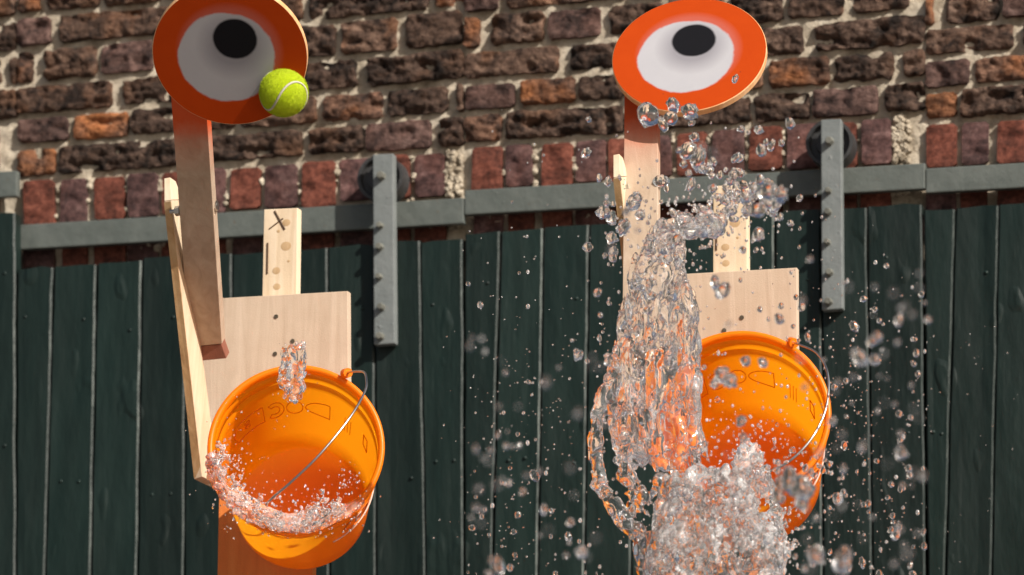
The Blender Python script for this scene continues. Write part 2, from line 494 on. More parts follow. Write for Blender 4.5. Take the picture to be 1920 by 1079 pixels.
for (ox, oy, c0, c1) in PANELS[1:3]:
    for _ in range(150):
        gx = rl.choice([rl.uniform(836, 866)]*3+[rl.choice(SOLD)[1]+rl.uniform(2, 8)]*2)
        x = gx+ox; yy = jy(0, gx)+oy+rl.uniform(4, 92)
        if rl.random() < .25: yy = jy(0, gx)+oy+rl.uniform(132, 150); x += rl.uniform(-30, 30)
        if not c0+6 < x < c1-6: continue
        c = P(x, yy, .004); r = rl.uniform(.0025, .0075); b = len(lv)
        bm = bmesh.new(); bmesh.ops.create_icosphere(bm, subdivisions=2, radius=r); bm.verts.ensure_lookup_table()
        for q in bm.verts: lv.append(c+q.co*(1+.55*noise.noise(q.co*220+c*50)))
        lf += [tuple(k.index+b for k in fa.verts) for fa in bm.faces]; bm.free()
part('mortar_lumps', mesh('mortar_lumps', lv, lf, M['mortar']), wall, kind='stuff')
# mortar bed: a rough sheet set back between the bricks
mv, mf = [], []
x0, x1, z0, z1 = -1.75, 1.75, 1.9, 3.05
NX, NZ = 520, 170
for j in range(NZ+1):
    for i in range(NX+1):
        x = x0+(x1-x0)*i/NX; z = z0+(z1-z0)*j/NZ
        q = Vector((x, 0, z))
        mv.append((x, 0.0078-0.0030*noise.noise(q*40)-0.003*noise.noise(q*95)-0.003*noise.noise(q*9), z))
for j in range(NZ):
    for i in range(NX):
        a = j*(NX+1)+i
        mf.append((a, a+1, a+NX+2, a+NX+1))
part('mortar', mesh('mortar', mv, mf, M['mortar'], smooth=True), wall)
core = hexa('wall_core', [(-1.75,.03,3.05), (1.75,.03,3.05), (1.75,.03,0), (-1.75,.03,0)],
            [(-1.75,.35,3.05), (1.75,.35,3.05), (1.75,.35,0), (-1.75,.35,0)], M['brick_brown'], 0)
part('wall_core', core, wall)

# ------------------------------------------------------------------ rails and sliding doors
RAIL = [((-420,352),(32,320)), ((32,422),(870,371)), ((870,357),(1735,306)), ((1735,316),(2340,280))]
RLAB = ['short grey steel door rail ending beside the left wall bay', 'grey steel door rail behind the eye toy with the tennis ball',
        'grey steel door rail behind the water splash', 'grey steel door rail on the wall bay with no toy before it']
for ((ax, ay), (bx, by)), lab in zip(RAIL, RLAB):
    yf, yb = -0.034, -0.018
    ax += 0.6; bx -= 0.6
    fr = [P(ax,ay,yf), P(bx,by,yf), P(bx,by+48,yf), P(ax,ay+46,yf)]
    bk = [Vector((q.x, yb, q.z)) for q in fr]
    rt = empty('door_rail', (fr[3].x, 0, fr[3].z), label=lab, category='rail', group='sliding door rails on the wall')
    # subdivided flat bar with a slightly hammered face
    part('bar', hexa('bar', fr, bk, M['rail'], 0.0022), rt)
    for u in (0.18, 0.62, 0.9):
        c = fr[0].lerp(fr[1], u).lerp(fr[3].lerp(fr[2], u), 0.5)
        v, f = tube([c+Vector((0, .036, 0)), c+Vector((0, .010, 0))], .008, 8)
        part('standoff', mesh('standoff', v, f, M['rail']), rt)

def plank(tl, tr, bl, br, seed, ztop_mat=0):
    """board between two seams; tl..br: world x at the top z and the bottom; front y -0.075"""
    yf, yb = -0.075, -0.047
    bv = 0.0030
    v, f, mi = [], [], []
    nz = 60
    (xl0, zl), (xr0, zr) = tl, tr
    (xl1, z_b), (xr1, _) = bl, br
    prof = [(0, 0, yb), (0, 0, yf+bv), (0, bv, yf), (0.3, 0, yf), (0.7, 0, yf), (1, -bv, yf), (1, 0, yf+bv), (1, 0, yb)]
    cup = (noise.noise(Vector((seed*7.3, 1, 2))))*0.003
    for j in range(nz+1):
        t = (j/nz)
        for k, (s, d, y) in enumerate(prof):
            zt = zl+(zr-zl)*s + 0.004*noise.noise(Vector((seed*3.1, s*3.3, 9)))
            z = zt+(z_b-zt)*(t*t if j else 0)
            tt = (zt-z)/max(1e-6, (zt-(2.25-0.52)))
            xl = xl0+(xl1-xl0)*tt; xr = xr0+(xr1-xr0)*tt
            wv = 0.0013*noise.noise(Vector((seed*5.1+s, z*9, 0)))+0.0009*noise.noise(Vector((seed*5.1+s*2, z*30, 3)))
            x = xl+(xr-xl)*s+d+(wv if 0 < k < 7 else 0)
            dy = cup*(1-(2*s-1)**2) + 0.0012*noise.noise(Vector((seed*2.7+s*2, z*7, 5)))
            v.append((x, y+(dy if y < -0.06 else 0), z))
    n = len(prof)
    for j in range(nz):
        for k in range(n-1):
            f.append((j*n+k, (j+1)*n+k, (j+1)*n+k+1, j*n+k+1)); mi.append(1 if k in (1, 5) else 0)
    f.append(tuple(range(n))); mi.append(0)
    f.append(tuple(nz*n+k for k in reversed(range(n)))); mi.append(0)
    return mesh('plank', v, f, [M['door'], M['worn']], mi=mi)
SEAM = [(100,84), (181,170), (266,257), (348,345), (435,432), (525,525), (614,617), (702,705), (787,798)]
def door_top(u): return 503+(447-503)*(u-32)/838.0
DOORS = [  # offset x, y, clip left/right at top, at bottom, label
 (-838,-52,-420,29,-420,31,'sliver of dark green boarded door at the end of its short rail', False),
 (0,0,31,868,31,868,'dark green boarded sliding door hung behind the toy with the tennis ball', True),
 (838,-64,870,1728,869,1736,'dark green boarded sliding door hung behind the water splash', True),
 (1691,-107,1731,2340,1739,2340,'dark green boarded door with no toy in front of it', False)]
sd = 0
hang_root = []
for (ox, oy, c0, c1, d0, d1, lab, hang) in DOORS:
    root = empty('sliding_door', (P((max(c0,0)+min(c1,1920))/2, 900, -0.075).x, -0.06, 0.04), label=lab, category='door', group='green boarded doors along the wall')
    hang_root.append(root)
    edges = [(c0, d0)]+[(a+ox, b+ox) for a, b in SEAM if c0+10 < a+ox < c1-10]+[(c1, d1)]
    for (a0, a1), (b0, b1) in zip(edges[:-1], edges[1:]):
        sd += 1
        gp = random.uniform(.5, 1.8)
        pa, pb = P(a0+gp, door_top(a0-ox)+oy, -0.075), P(b0-gp, door_top(b0-ox)+oy, -0.075)
        qa, qb = P(a1+gp, 1079, -0.075), P(b1-gp, 1079, -0.075)
        # carry the seam lines on to the foot of the door
        jit = random.uniform(-0.003, 0.003)
        part('plank', plank((pa.x, pa.z+jit), (pb.x, pb.z+jit), (qa.x, 0.05), (qb.x, 0.05), sd), root)
    for (a0, a1), (b0, b1) in zip(edges[:-1], edges[1:]):
        for py_ in (598, 905):
            for u in (.3, .72):
                if b0-a0 < 30 or random.random() < .55: continue
                w_ = (py_-480)/600.0
                c = P((a0+(b0-a0)*u)*(1-w_)+(a1+(b1-a1)*u)*w_+random.uniform(-4, 4), py_+oy+random.uniform(-22, 22)-(a0-ox)*.062+20, -0.0752)
                v, f = lathe([(.0001, .0016), (.0022, .0013), (.0034, .0), (.0034, -.004)], 9)
                mx = Matrix.Translation(c) @ Matrix.Rotation(rad(90), 4, 'X')
                part('nail_head', mesh('nail_head', [mx @ Vector(q) for q in v], f, M['door'], smooth=True), root)
    e0, e1 = P(c0+4, 1079, 0).x, P(c1-4, 1079, 0).x
    for z in (0.35, 1.1, 1.85):
        part('ledge', hexa('ledge', [(e0,-.045,z+.07), (e1,-.045,z+.07), (e1,-.045,z-.07), (e0,-.045,z-.07)],
             [(e0,-.022,z+.07), (e1,-.022,z+.07), (e1,-.022,z-.07), (e0,-.022,z-.07)], M['door'], .002), root)
    # threshold the door stands on
    part('bottom_rail', hexa('bottom_rail', [(e0,-.07,.05), (e1,-.07,.05), (e1,-.07,0.0), (e0,-.07,0.0)],
             [(e0,-.03,.05), (e1,-.03,.05), (e1,-.03,0.0), (e0,-.03,0.0)], M['door'], .002), root)
    if not hang: continue
    sx, sy = (0, 0) if ox == 0 else (840, -65)
    yf, yb = -0.096, -0.0765
    fr = [P(699+sx,290+sy,yf), P(737+sx,288+sy,yf), P(740+sx,644+sy,yf), P(701+sx,647+sy,yf)]
    st = part('hanger_strap', hexa('hanger_strap', fr, [Vector((q.x, yb, q.z)) for q in fr], M['strap'], .0018), root,
              label='grey flat steel hanger strap bolted to the boards')
    for (bx, by, rr) in ((716,331,9), (714,424,7), (713,464,8), (712,520,7), (716,577,8), (714,632,8.5)):
        c = P(bx+sx, by+sy, yf); r = rr/pxm(c)
        bm = bmesh.new()
        bmesh.ops.create_cone(bm, cap_ends=True, segments=6 if rr > 6 else 10, radius1=r, radius2=r*.8, depth=.014)
        bevel_bm(bm, .0012, 2)
        bmesh.ops.transform(bm, matrix=Matrix.Translation(c+Vector((0, -.006, 0))) @ Matrix.Rotation(rad(90), 4, 'X') @ Matrix.Rotation(random.random(), 4, 'Z'), verts=bm.verts)
        m = bpy.data.meshes.new('bolt'); bm.to_mesh(m); bm.free(); m.materials.append(M['bolt'])
        part('bolt', m, st)
    wc = P(719+sx, 338+sy, -0.05); r = 45/pxm(wc)
    pr = [(.35*r,-.012), (.35*r,-.018), (.55*r,-.018), (.6*r,-.010), (.82*r,-.010), (.86*r,-.020), (r,-.020), (r*.97,.0), (r,.020),
          (.86*r,.020), (.82*r,.010), (.6*r,.010), (.55*r,.018), (.0001,.018)]
    v, f = lathe([(.0001,-.018)]+pr, 40)
    mx = Matrix.Translation(wc) @ Matrix.Rotation(rad(90), 4, 'X')
    part('hanger_wheel', mesh('hanger_wheel', [mx @ Vector(q) for q in v], f, M['wheel']), root)
    v, f = tube([wc+Vector((0, .015, 0)), P(716+sx, 331+sy, -0.08)], .009, 12)
    part('axle', mesh('axle', v, f, M['bolt']), root)

# ------------------------------------------------------------------ the two dunk toys
YP = -0.85                                   # front of the plywood back board
def quad(pts, ys):
    ys = ys if isinstance(ys, (list, tuple)) else [ys]*4
    return [P(px, py, y) for (px, py), y in zip(pts, ys)]
def off(q, d): return [p+d for p in q]
def bucket_geo():
    R0, R1, H, t = 0.1225, 0.0975, 0.258, 0.0022
    rr = lambda z: R1+(R0-.004-R1)*z/H
    pr = [(.0001, 0), (R1*.93, 0), (R1, .004)]
    for z in (.05, .10, .15, .19): pr.append((rr(z), z))
    pr += [(rr(.205), .205), (rr(.205)+.0045, .207), (rr(.212)+.0045, .214), (rr(.214), .217), (rr(.235), .235), (rr(.238)+.006, .238), (R0+.003, H-.003), (R0+.002, H), (R0-.003, H+.001),
           (R0-.006, H-.003)]
    pr += [(R0-.0065, H-.010)]
    return pr, R0, R1, H, rr
def make_bucket(rim_px, bot_px, yrim, label):
    pr, R0, R1, H, rr = bucket_geo()
    top = P(*rim_px, yrim)
    lo, hi = yrim, yrim+0.6
    for _ in range(50):
        mid = (lo+hi)/2
        if (P(*bot_px, mid)-top).length < H: lo = mid
        else: hi = mid
    bot = P(*bot_px, lo)
    o = (top-bot).normalized()
    Mx = frame_to(bot, o, RGT)
    root = empty('bucket', bot, label=label, category='bucket', group='orange plastic buckets')
    v, f = lathe(pr, 96)
    part('shell', mesh('shell', [Mx @ Vector(q) for q in v], f, M['bucket'], smooth=True), root)
    def cone(a, h, inner):
        r = rr(h)+(-.0034 if inner else .0012)
        return Mx @ Vector((r*math.cos(rad(a)), r*math.sin(rad(a)), h))
    def stroke(poly, inner, rad_=.00065, mat='ink', closed=True, name='letter_outline'):
        pts = []
        q = poly+[poly[0]] if closed else poly
        for (a0, h0), (a1, h1) in zip(q[:-1], q[1:]):
            n = max(2, int(abs(a1-a0)/2.5))
            pts += [cone(a0+(a1-a0)*k/n, h0+(h1-h0)*k/n, inner) for k in range(n)]
        pts.append(cone(*q[-1], inner))
        v, f = tube(pts, rad_, 5)
        part(name, mesh(name, v, f, M[mat], smooth=True), root)
    def rnd(a0, a1, h0, h1, kind):
        A, Bq = (a0+a1)/2, (h0+h1)/2; wa, wh = (a1-a0)/2, (h1-h0)/2
        if kind == 'O': return [(A+wa*math.cos(c), Bq+wh*math.sin(c)) for c in [2*math.pi*k/24 for k in range(24)]]
        if kind == 'D': return [(a0, h0), (a0, h1)]+[(a0+2*wa*max(0, math.cos(c)), Bq+wh*math.sin(c)) for c in [math.pi/2-math.pi*k/14 for k in range(15)]]
        if kind == 'C': return [(A+wa*math.cos(c), Bq+wh*math.sin(c)) for c in [rad(50+260*k/20) for k in range(21)]]+[(A+wa*.55*math.cos(c), Bq+wh*.5*math.sin(c)) for c in [rad(310-260*k/20) for k in range(21)]]
        if kind == 'I': return [(a0, h0), (a0, h1), (a1, h1), (a1, h0)]
        return [(a0, h0), (a0, h1), (a1, h1), (a1, h0)]
    # the print on the far wall shows through the plastic, mirrored
    stroke(rnd(66, 86, .118, .162, 'D'), True)
    stroke(rnd(88, 101, .120, .160, 'O'), True)
    stroke(rnd(103, 118, .118, .166, 'C'), True)
    stroke([(120, .120), (120, .168), (146, .172), (152, .150), (148, .124)], True)
    stroke(rnd(133, 138, .138, .146, 'O'), True, .0007); stroke(rnd(133, 138, .150, .158, 'O'), True, .0007)
    for a in (52, 49, 46): stroke([(a, .11), (a, .155)], True, .0005, closed=False, name='scale_mark')
    stroke([(22, .13), (24, .165), (30, .165), (29, .135)], True, .0007)
    # print on the outside
    stroke(rnd(-52, -26, .135, .185, 'O'), False, .0011)
    stroke(rnd(-41, -36, .150, .175, 'I'), False, .0013, 'white_line')
    stroke([(-62, .125), (-20, .125), (10, .125)], False, .0012, 'white_line', closed=False, name='printed_line')
    return root, Mx, (R0, R1, H, rr)

def make_toy(A, ox, oy, label):
    S = lambda pts: [(x+ox, y+oy) for x, y in pts]
    root = empty('dunk_frame', Vector((P(500+ox, 1000, YP+.03).x, YP+.03, 0)), label=label, category='game', group='wooden bucket dunk games')
    # foot board, running down to the paving
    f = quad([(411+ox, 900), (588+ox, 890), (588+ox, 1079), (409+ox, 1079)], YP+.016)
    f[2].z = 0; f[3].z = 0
    part('foot_board', hexa('foot_board', f, off(f, Vector((0, .018, 0))), M['bucket_lit_wood'], .0012), root, label='board under the bucket with orange light from the bucket painted in')
    hz = [Vector((f[3].x-.08, YP-.10, .03)), Vector((f[2].x+.08, YP-.10, .03)), Vector((f[2].x+.08, YP-.10, 0)), Vector((f[3].x-.08, YP-.10, 0))]
    part('base_plate', hexa('base_plate', hz, off(hz, Vector((0, .30, 0))), M['ply'], .002), root)
    # plywood back board
    f = quad(S([(368,562), (652,546), (654,885), (392,897)]), YP)
    bb = part('back_board', hexa('back_board', f, off(f, Vector((0, .015, 0))), M['ply'], .001), root)
    for (x, y) in ((518,594), (516,664), (549,640)):
        c = P(x+ox, y+oy, YP)
        v, q = tube([c+Vector((0, .004, 0)), c+Vector((0, -.0012, 0))], .0034, 10)
        part('screw', mesh('screw', v, q, M['screw']), bb)
    # pine lath behind the board
    f = quad(S([(495,393), (558,390), (556,600), (489,604)]), YP+.0165)
    f[2].z -= .35; f[3].z -= .35
    la = part('lath', hexa('lath', f, off(f, Vector((.001, .016, 0))), M['pine'], .0012), root)
    yl = YP+.0165
    for (x, y, r) in ((536,462,9), (518,508,7), (519,538,6.5), (541,490,2.5), (522,434,3), (537,418,7)):
        c = P(x+ox, y+oy, yl); r /= pxm(c)
        v, q = lathe([(.0001, .0004), (r*.6, .0004), (r, .0001)], 14)
        mx = Matrix.Translation(c) @ Matrix.Rotation(rad(90), 4, 'X')
        part('knot', mesh('knot', [mx @ Vector((a*1.15, b, d)) for a, b, d in v], q, M['knot'], smooth=True), la)
    for (p0, p1, r) in (((515,396), (534,431), .0017), ((505,430), (531,410), .0012), ((502,456), (501,514), .0016)):
        v, q = tube([P(p0[0]+ox, p0[1]+oy, yl), P(p1[0]+ox, p1[1]+oy, yl)], r, 6)
        part('crack', mesh('crack', v, q, M['crack']), la)
    # side board that leans towards the thrower and carries the pivot
    yt, yb = -1.12, -.905
    f = quad(S([(308,378), (321,376), (379,894), (364,899)]), [yt, yt, yb, yb])
    b = [f[0]+Vector((0, .045, .012)), f[1]+Vector((0, .045, .012)), f[2]+Vector((0, .072, .0)), f[3]+Vector((0, .072, 0))]
    sb = part('side_board', hexa('side_board', f, b, M['pine'], .0008), root)
    t0 = quad(S([(308,335), (319,333)]), yt+.012)
    tp = [t0[0], t0[1], f[1]+Vector((0, .0004, .0008)), f[0]+Vector((0, .0004, .0008))]
    tb = [t0[0]+Vector((0, .022, 0)), t0[1]+Vector((0, .022, 0)), b[1]+Vector((0, 0, .0008)), b[0]+Vector((0, 0, .0008))]
    part('tip', hexa('tip', tp, tb, M['pine'], .0006), sb)
    e = [f[0].lerp(f[0], 0)+Vector((0, -.0012, -.002)), f[1]+Vector((-.0006, -.0012, -.002)), f[2]+Vector((-.0006, -.0012, .002)), f[3]+Vector((0, -.0012, .002))]
    part('ply_edge', hexa('ply_edge', e, off(e, Vector((0, .0016, 0))), M['ply_edge'], 0), sb)
    # neck
    if A:
        pts = [(320,175), (385,175), (416,645), (355,651)]; ys = [-1.268, -1.268, -.955, -.955]
    else:
        pts = [(1171,150), (1233,150), (1234,612), (1167,612)]; ys = [-1.046, -1.046, -1.14, -1.14]
    f = quad(pts, ys)
    nrm = (f[1]-f[0]).cross(f[3]-f[0]).normalized()
    if nrm.y < 0: nrm = -nrm
    zt = quad([pts[0]], ys[0])[0].z
    z_a, z_b = (P(350, 335, -1.15).z, P(350, 240, -1.20).z) if A else (P(1200, 330, -1.08).z, P(1200, 222, -1.06).z)
    wm = wood_mat('neck_wood', (.40,.29,.205), (.49,.37,.27), (.56,.445,.34), spray=(z_a, z_b, (.62,.075,.006)))
    nk = part('neck', hexa('neck', f, off(f, nrm*.017), wm, .0010), root)
    if A:
        g_ = [f[3]+Vector((.001, .0007, -.0006)), f[2]+Vector((-.001, .0007, -.0006)), f[2]+Vector((.003, .012, -.020)), f[3]+Vector((.002, .012, -.020))]
        part('foot_pad', hexa('foot_pad', g_, off(g_, nrm*.016), M['pad'], .001), nk)
    # pivot bolt with nuts
    py = ys[0]+(ys[3]-ys[0])*((388-175)/470 if A else .5)
    a_, b_ = P(326+ox, 397+oy, py+.010), P(408+ox if A else 1240, 385+oy, py+.010)
    v, q = tube([a_-Vector((.006, 0, 0)), b_], .003, 8)
    pv = part('pivot_bolt', mesh('pivot_bolt', v, q, M['zinc']), root)
    d = (b_-a_).normalized()
    for c, r in ((b_-d*.004, .0085), (a_+d*.006, .0075)):
        v, q = tube([c-d*.0035, c+d*.0035], r, 6)
        part('nut', mesh('nut', v, q, M['zinc']), pv)
    # eye disc
    if A:
        c = P(431, 104, -1.350); tilt = rad(30)
        n = (-FWD)*math.cos(tilt)+(-UPV*math.cos(rad(4))-RGT*math.sin(rad(4)))*math.sin(tilt)
    else:
        c = P(1292, 102, -1.050); tilt = rad(41)
        n = (-FWD)*math.cos(tilt)+(UPV*math.cos(rad(14))-RGT*math.sin(rad(14)))*math.sin(tilt)
    Rr = 146.0/pxm(c)
    sc_ = Rr/EYE_R
    prof = [(.0001, 0), (EYE_R*.5, 0), (EYE_R-.001, 0), (EYE_R, -.001), (EYE_R, -.011), (EYE_R-.001, -.012), (.0001, -.012)]
    v, q = lathe(prof, 96)
    q = [tuple(reversed(x)) for x in q]
    mi = [0 if i < 96*2 else 1 for i in range(len(q))]
    ed = mesh('eye_disc', v, q, [M['eye'], M['eye_edge']], mi=mi)
    o = link('eye_disc', ed)
    o.parent = root
    o.matrix_parent_inverse = Matrix.Translation(root.location).inverted()
    o.matrix_basis = frame_to(c, n, RGT+UPV*(0 if A else .03)) @ Matrix.Scale(sc_, 4)
    o['label'] = 'round orange board painted with a white eye and black pupil'
    return root
make_toy(True, 0, 0, 'wooden dunk game with its shaded eye board leaning over the tennis ball')
make_toy(False, 842, -44, 'wooden dunk game with its sunlit eye board tipped back above the splash')
bkA, MxA, geoA = make_bucket((555,838), (566,952), -1.13, 'orange bucket with water lapping over its lip and a small jet above')
bkB, MxB, geoB = make_bucket((1386,778), (1411,903), -1.13, 'orange bucket tipped behind the big water splash')
for root, pts in ((bkA, [(650,700,-1.10), (662,697,-1.12), (682,698,-1.15), (687,712,-1.18), (684,735,-1.20), (655,785,-1.24), (600,852,-1.27), (545,905,-1.27), (515,930,-1.24), (500,945,-1.20)]),
                  (bkB, [(1486,643,-1.10), (1500,647,-1.12), (1530,661,-1.15), (1548,688,-1.18), (1554,725,-1.20), (1546,775,-1.22), (1520,825,-1.24), (1480,865,-1.25), (1435,888,-1.24), (1410,900,-1.20)])):
    v, f = tube(smooth_path([P(*p) for p in pts], 6), .0017, 8)
    part('handle', mesh('handle', v, f, M['wire'], smooth=True), root, label='thin bent wire handle')
    c = P(*pts[0]); d = (P(*pts[1])-c).normalized()
    v, f = tube([c-d*.008, c+d*.006], .007, 12)
    part('ear', mesh('ear', v, f, M['bucket']), root)
cam.dof.focus_distance = (P(1250, 600, -1.12)-CAM).dot(FWD)

# ------------------------------------------------------------------ tennis ball
def make_ball():
    c = P(532, 174, -1.28)
    r = 0.0335
    # place it where its real size fills the 45 px radius of the photo
    lo, hi = -3.0, -1.0
    for _ in range(50):
        mid = (lo+hi)/2
        if pxm(P(532, 174, mid))*r > 45: lo = mid
        else: hi = mid
    c = P(532, 174, lo)
    root = empty('tennis_ball', c, label='fuzzy yellow tennis ball flying in front of the shaded eye board', category='ball')
    bm = bmesh.new(); bmesh.ops.create_icosphere(bm, subdivisions=5, radius=r)
    for v in bm.verts:
        n = v.co.normalized(); v.co = n*(r+0.0005*noise.noise(n*40)+0.0004*noise.noise(n*90))
    m = bpy.data.meshes.new('felt'); bm.to_mesh(m); bm.free(); m.materials.append(M['felt'])
    m.polygons.foreach_set('use_smooth', [True]*len(m.polygons))
    fo = link('felt', m, root)
    # nap of short fibres standing off the felt
    fv, ff = [], []
    rnd = random.Random(3)
    for _ in range(24000):
        z = rnd.uniform(-1, 1); a = rnd.uniform(0, 2*math.pi); q = math.sqrt(1-z*z)
        n = Vector((q*math.cos(a), q*math.sin(a), z))
        t = n.orthogonal().normalized(); t.rotate(Matrix.Rotation(rnd.uniform(0, 6.28), 3, n))
        p = n*(r-.0002); e = n*(r+rnd.uniform(.0003, .0027))+t*rnd.uniform(0, .0016)
        b = len(fv); s = n.cross(t)*.00016
        fv += [p-s, p+s, e]; ff.append((b, b+1, b+2))
    fu = mesh('fuzz', fv, ff, M['felt']); fz = link('fuzz', fu, fo, kind='stuff')
    # seam
    pts = []
    for k in range(121):
        t = 2*math.pi*k/120
        A_, B_ = .44, .0
        x = math.cos(t)*(1-A_*.5)+A_*.5*math.cos(3*t); y = math.sin(t)*(1-A_*.5)-A_*.5*math.sin(3*t); z = 2*math.sqrt(.5*A_*(1-A_*.5))*math.sin(2*t)
        pts.append(Vector((x, y, z)).normalized()*(r-.0002))
    v, f = tube(pts, .0019, 6, cap=False)
    # turn the ball so that one lobe of the seam shows as in the photo
    from mathutils import Quaternion
    want = [Vector((-.42, -.82)), Vector((-.18, -.42)), Vector((.08, -.10)), Vector((.38, .06)), Vector((.66, .02)), Vector((.94, -.14))]
    best, rot = 1e9, None
    rq = random.Random(5)
    cs = [p.normalized() for p in pts[::3]]
    for _ in range(3000):
        qn = Quaternion((rq.gauss(0, 1), rq.gauss(0, 1), rq.gauss(0, 1), rq.gauss(0, 1))).normalized()
        vis = []
        for p in cs:
            e = qn @ p
            if e.dot(-FWD) > .12: vis.append(Vector((e.dot(RGT), e.dot(UPV))))
        if not vis: continue
        cost = sum(min((a-b).length_squared for b in vis) for a in want) + .25*sum(min((a-b).length_squared for b in want) for a in vis)
        if cost < best: best, rot = cost, qn.to_matrix()
    so_ = link('seam', mesh('seam', [rot @ Vector(q) for q in v], f, M['seam'], smooth=True), root)
make_ball()

# ------------------------------------------------------------------ water
ICO = {}
def ico(sub):
    if sub not in ICO:
        bm = bmesh.new(); bmesh.ops.create_icosphere(bm, subdivisions=sub, radius=1.0)
        bm.verts.ensure_lookup_table()
        ICO[sub] = ([v.co.copy() for v in bm.verts], [tuple(v.index for v in f.verts) for f in bm.faces]); bm.free()
    return ICO[sub]
def blob_mesh(blobs, voxel, name, amp=0.003, sub=2, flow=Vector((0, 0, 1)), stretch=0.30, fine=0.55, mat='water'):
    """union of blobs -> voxel remesh -> crinkled surface"""
    v, f = [], []
    iv, fi = ico(sub)
    for (c, r, ax, el) in blobs:
        b = len(v)
        a = ax.normalized()
        for q in iv:
            d = q.dot(a)
            v.append(c+(q+a*d*(el-1))*r)
        f.extend([(x+b, y+b, z+b) for x, y, z in fi])
    m = mesh('tmp', v, f)
    o = bpy.data.objects.new('tmp', m); COL.objects.link(o)
    md = o.modifiers.new('r', 'REMESH'); md.mode = 'VOXEL'; md.voxel_size = voxel; md.use_smooth_shade = True
    s = o.modifiers.new('s', 'SMOOTH'); s.iterations = 3; s.factor = 0.5
    dg = bpy.context.evaluated_depsgraph_get()
    ev = o.evaluated_get(dg)
    out = bpy.data.meshes.new_from_object(ev)
    bpy.data.objects.remove(o); bpy.data.meshes.remove(m)
    out.name = name
    nor = [q.normal.copy() for q in out.vertices]
    for q, n in zip(out.vertices, nor):
        p = q.co
        s_ = Vector((p.x, p.y, p.z*stretch))
        w_ = noise.noise_vector(s_*22)*.02
        h1 = noise.noise(s_*62+w_*60); h2 = noise.noise(s_*115+w_*90); h3 = noise.noise(p*250)
        h = h1*1.0+(.5-abs(h2)*2)*.75*fine+h3*.34*fine
        q.co = p+n*h*amp
    out.materials.clear(); out.materials.append(M[mat])
    out.polygons.foreach_set('use_smooth', [True]*len(out.polygons))
    out.update()
    return out
rw = random.Random(11)
def rv(): return Vector((rw.gauss(0, 1), rw.gauss(0, 1), rw.gauss(0, 1)))
def strand(path, n, jitter, r0, r1, ydep, ax_rand=.35, el=(1.0, 2.6)):
    """blobs scattered along a pixel path [(x, y, halfwidth)]"""
    out = []
    L = [math.hypot(b[0]-a[0], b[1]-a[1]) for a, b in zip(path[:-1], path[1:])]; T = sum(L)
    for _ in range(n):
        d = rw.uniform(0, T); i = 0
        while i < len(L)-1 and d > L[i]: d -= L[i]; i += 1
        t = min(1, d/L[i]); a, b = path[i], path[i+1]
        hw = a[2]+(b[2]-a[2])*t
        x = a[0]+(b[0]-a[0])*t+rw.uniform(-1, 1)*hw; y = a[1]+(b[1]-a[1])*t+rw.uniform(-1, 1)*min(hw, 20)
        yy = ydep+rw.uniform(-1, 1)*jitter
        p0 = P(a[0], a[1], ydep); p1 = P(b[0], b[1], ydep)
        c = P(x, y, yy)
        out.append((c, rw.uniform(r0, r1)/pxm(c), (p1-p0).normalized()+rv()*ax_rand, rw.uniform(*el)))
    return out
W = 'clear water'
# main falling column in front of the second toy
bl = []
bl += strand([(1245,500,24), (1228,610,36), (1222,700,46), (1228,780,46), (1245,850,34)], 60, .012, 18, 30, -1.30, .15, (1.4, 2.6))
bl += strand([(1290,560,6), (1290,870,8)], 24, .006, 13, 17, -1.31, .1, (1.5, 3))
bl += strand([(1250,440,30), (1235,520,52), (1225,610,62), (1220,700,78), (1225,780,78), (1240,850,66)], 560, .035, 3.5, 9, -1.30, .16, (1.8, 5.5))
bl += strand([(1285,560,12), (1292,660,14), (1288,760,20), (1290,880,22)], 150, .03, 6, 12, -1.31, .15, (1.5, 4))
bl += strand([(1150,690,12), (1122,780,8), (1117,850,7), (1128,920,8), (1165,970,14), (1205,1010,18), (1228,1085,22)], 190, .015, 4, 9, -1.32, .2, (1.4, 3.5))
bl += strand([(1160,760,18), (1170,850,14), (1190,925,16), (1200,960,16)], 70, .02, 4, 9, -1.31)
bl += strand([(1175,850,10), (1225,835,14), (1275,850,16), (1290,895,10)], 80, .02, 5, 10, -1.31)
bl += strand([(1195,945,8), (1222,925,8), (1245,895,8)], 26, .01, 4, 7, -1.31)
sp = blob_mesh(bl, .0023, 'water_splash', .0034, stretch=.2, mat='streaming')
link('water_column', sp, label='twisting column of clear water falling in front of the tipped orange bucket', category='water')
bl = []
bl += strand([(1340,930,40), (1340,990,70), (1348,1040,95), (1350,1110,110)], 110, .015, 20, 34, -1.36, .15, (1.3, 2.2))
bl += strand([(1340,900,60), (1335,960,90), (1345,1020,115), (1350,1100,135)], 900, .045, 3.5, 9, -1.36, .5, (1, 2.6))
bl += strand([(1400,845,16), (1402,880,34), (1395,910,48)], 130, .03, 3.5, 8, -1.34)
bl += strand([(1260,900,12), (1245,960,10), (1228,1030,10), (1218,1090,12)], 90, .02, 5, 9, -1.34, .15, (1.5, 3.5))
bl += strand([(1440,900,8), (1455,980,10), (1485,1060,14)], 60, .02, 4, 8, -1.34)
sp = blob_mesh(bl, .0024, 'water_mass', .0030, fine=.9, stretch=.5, mat='froth')
link('water_mass', sp, label='broad mass of frothing water pouring below the tipped bucket lip', category='water')
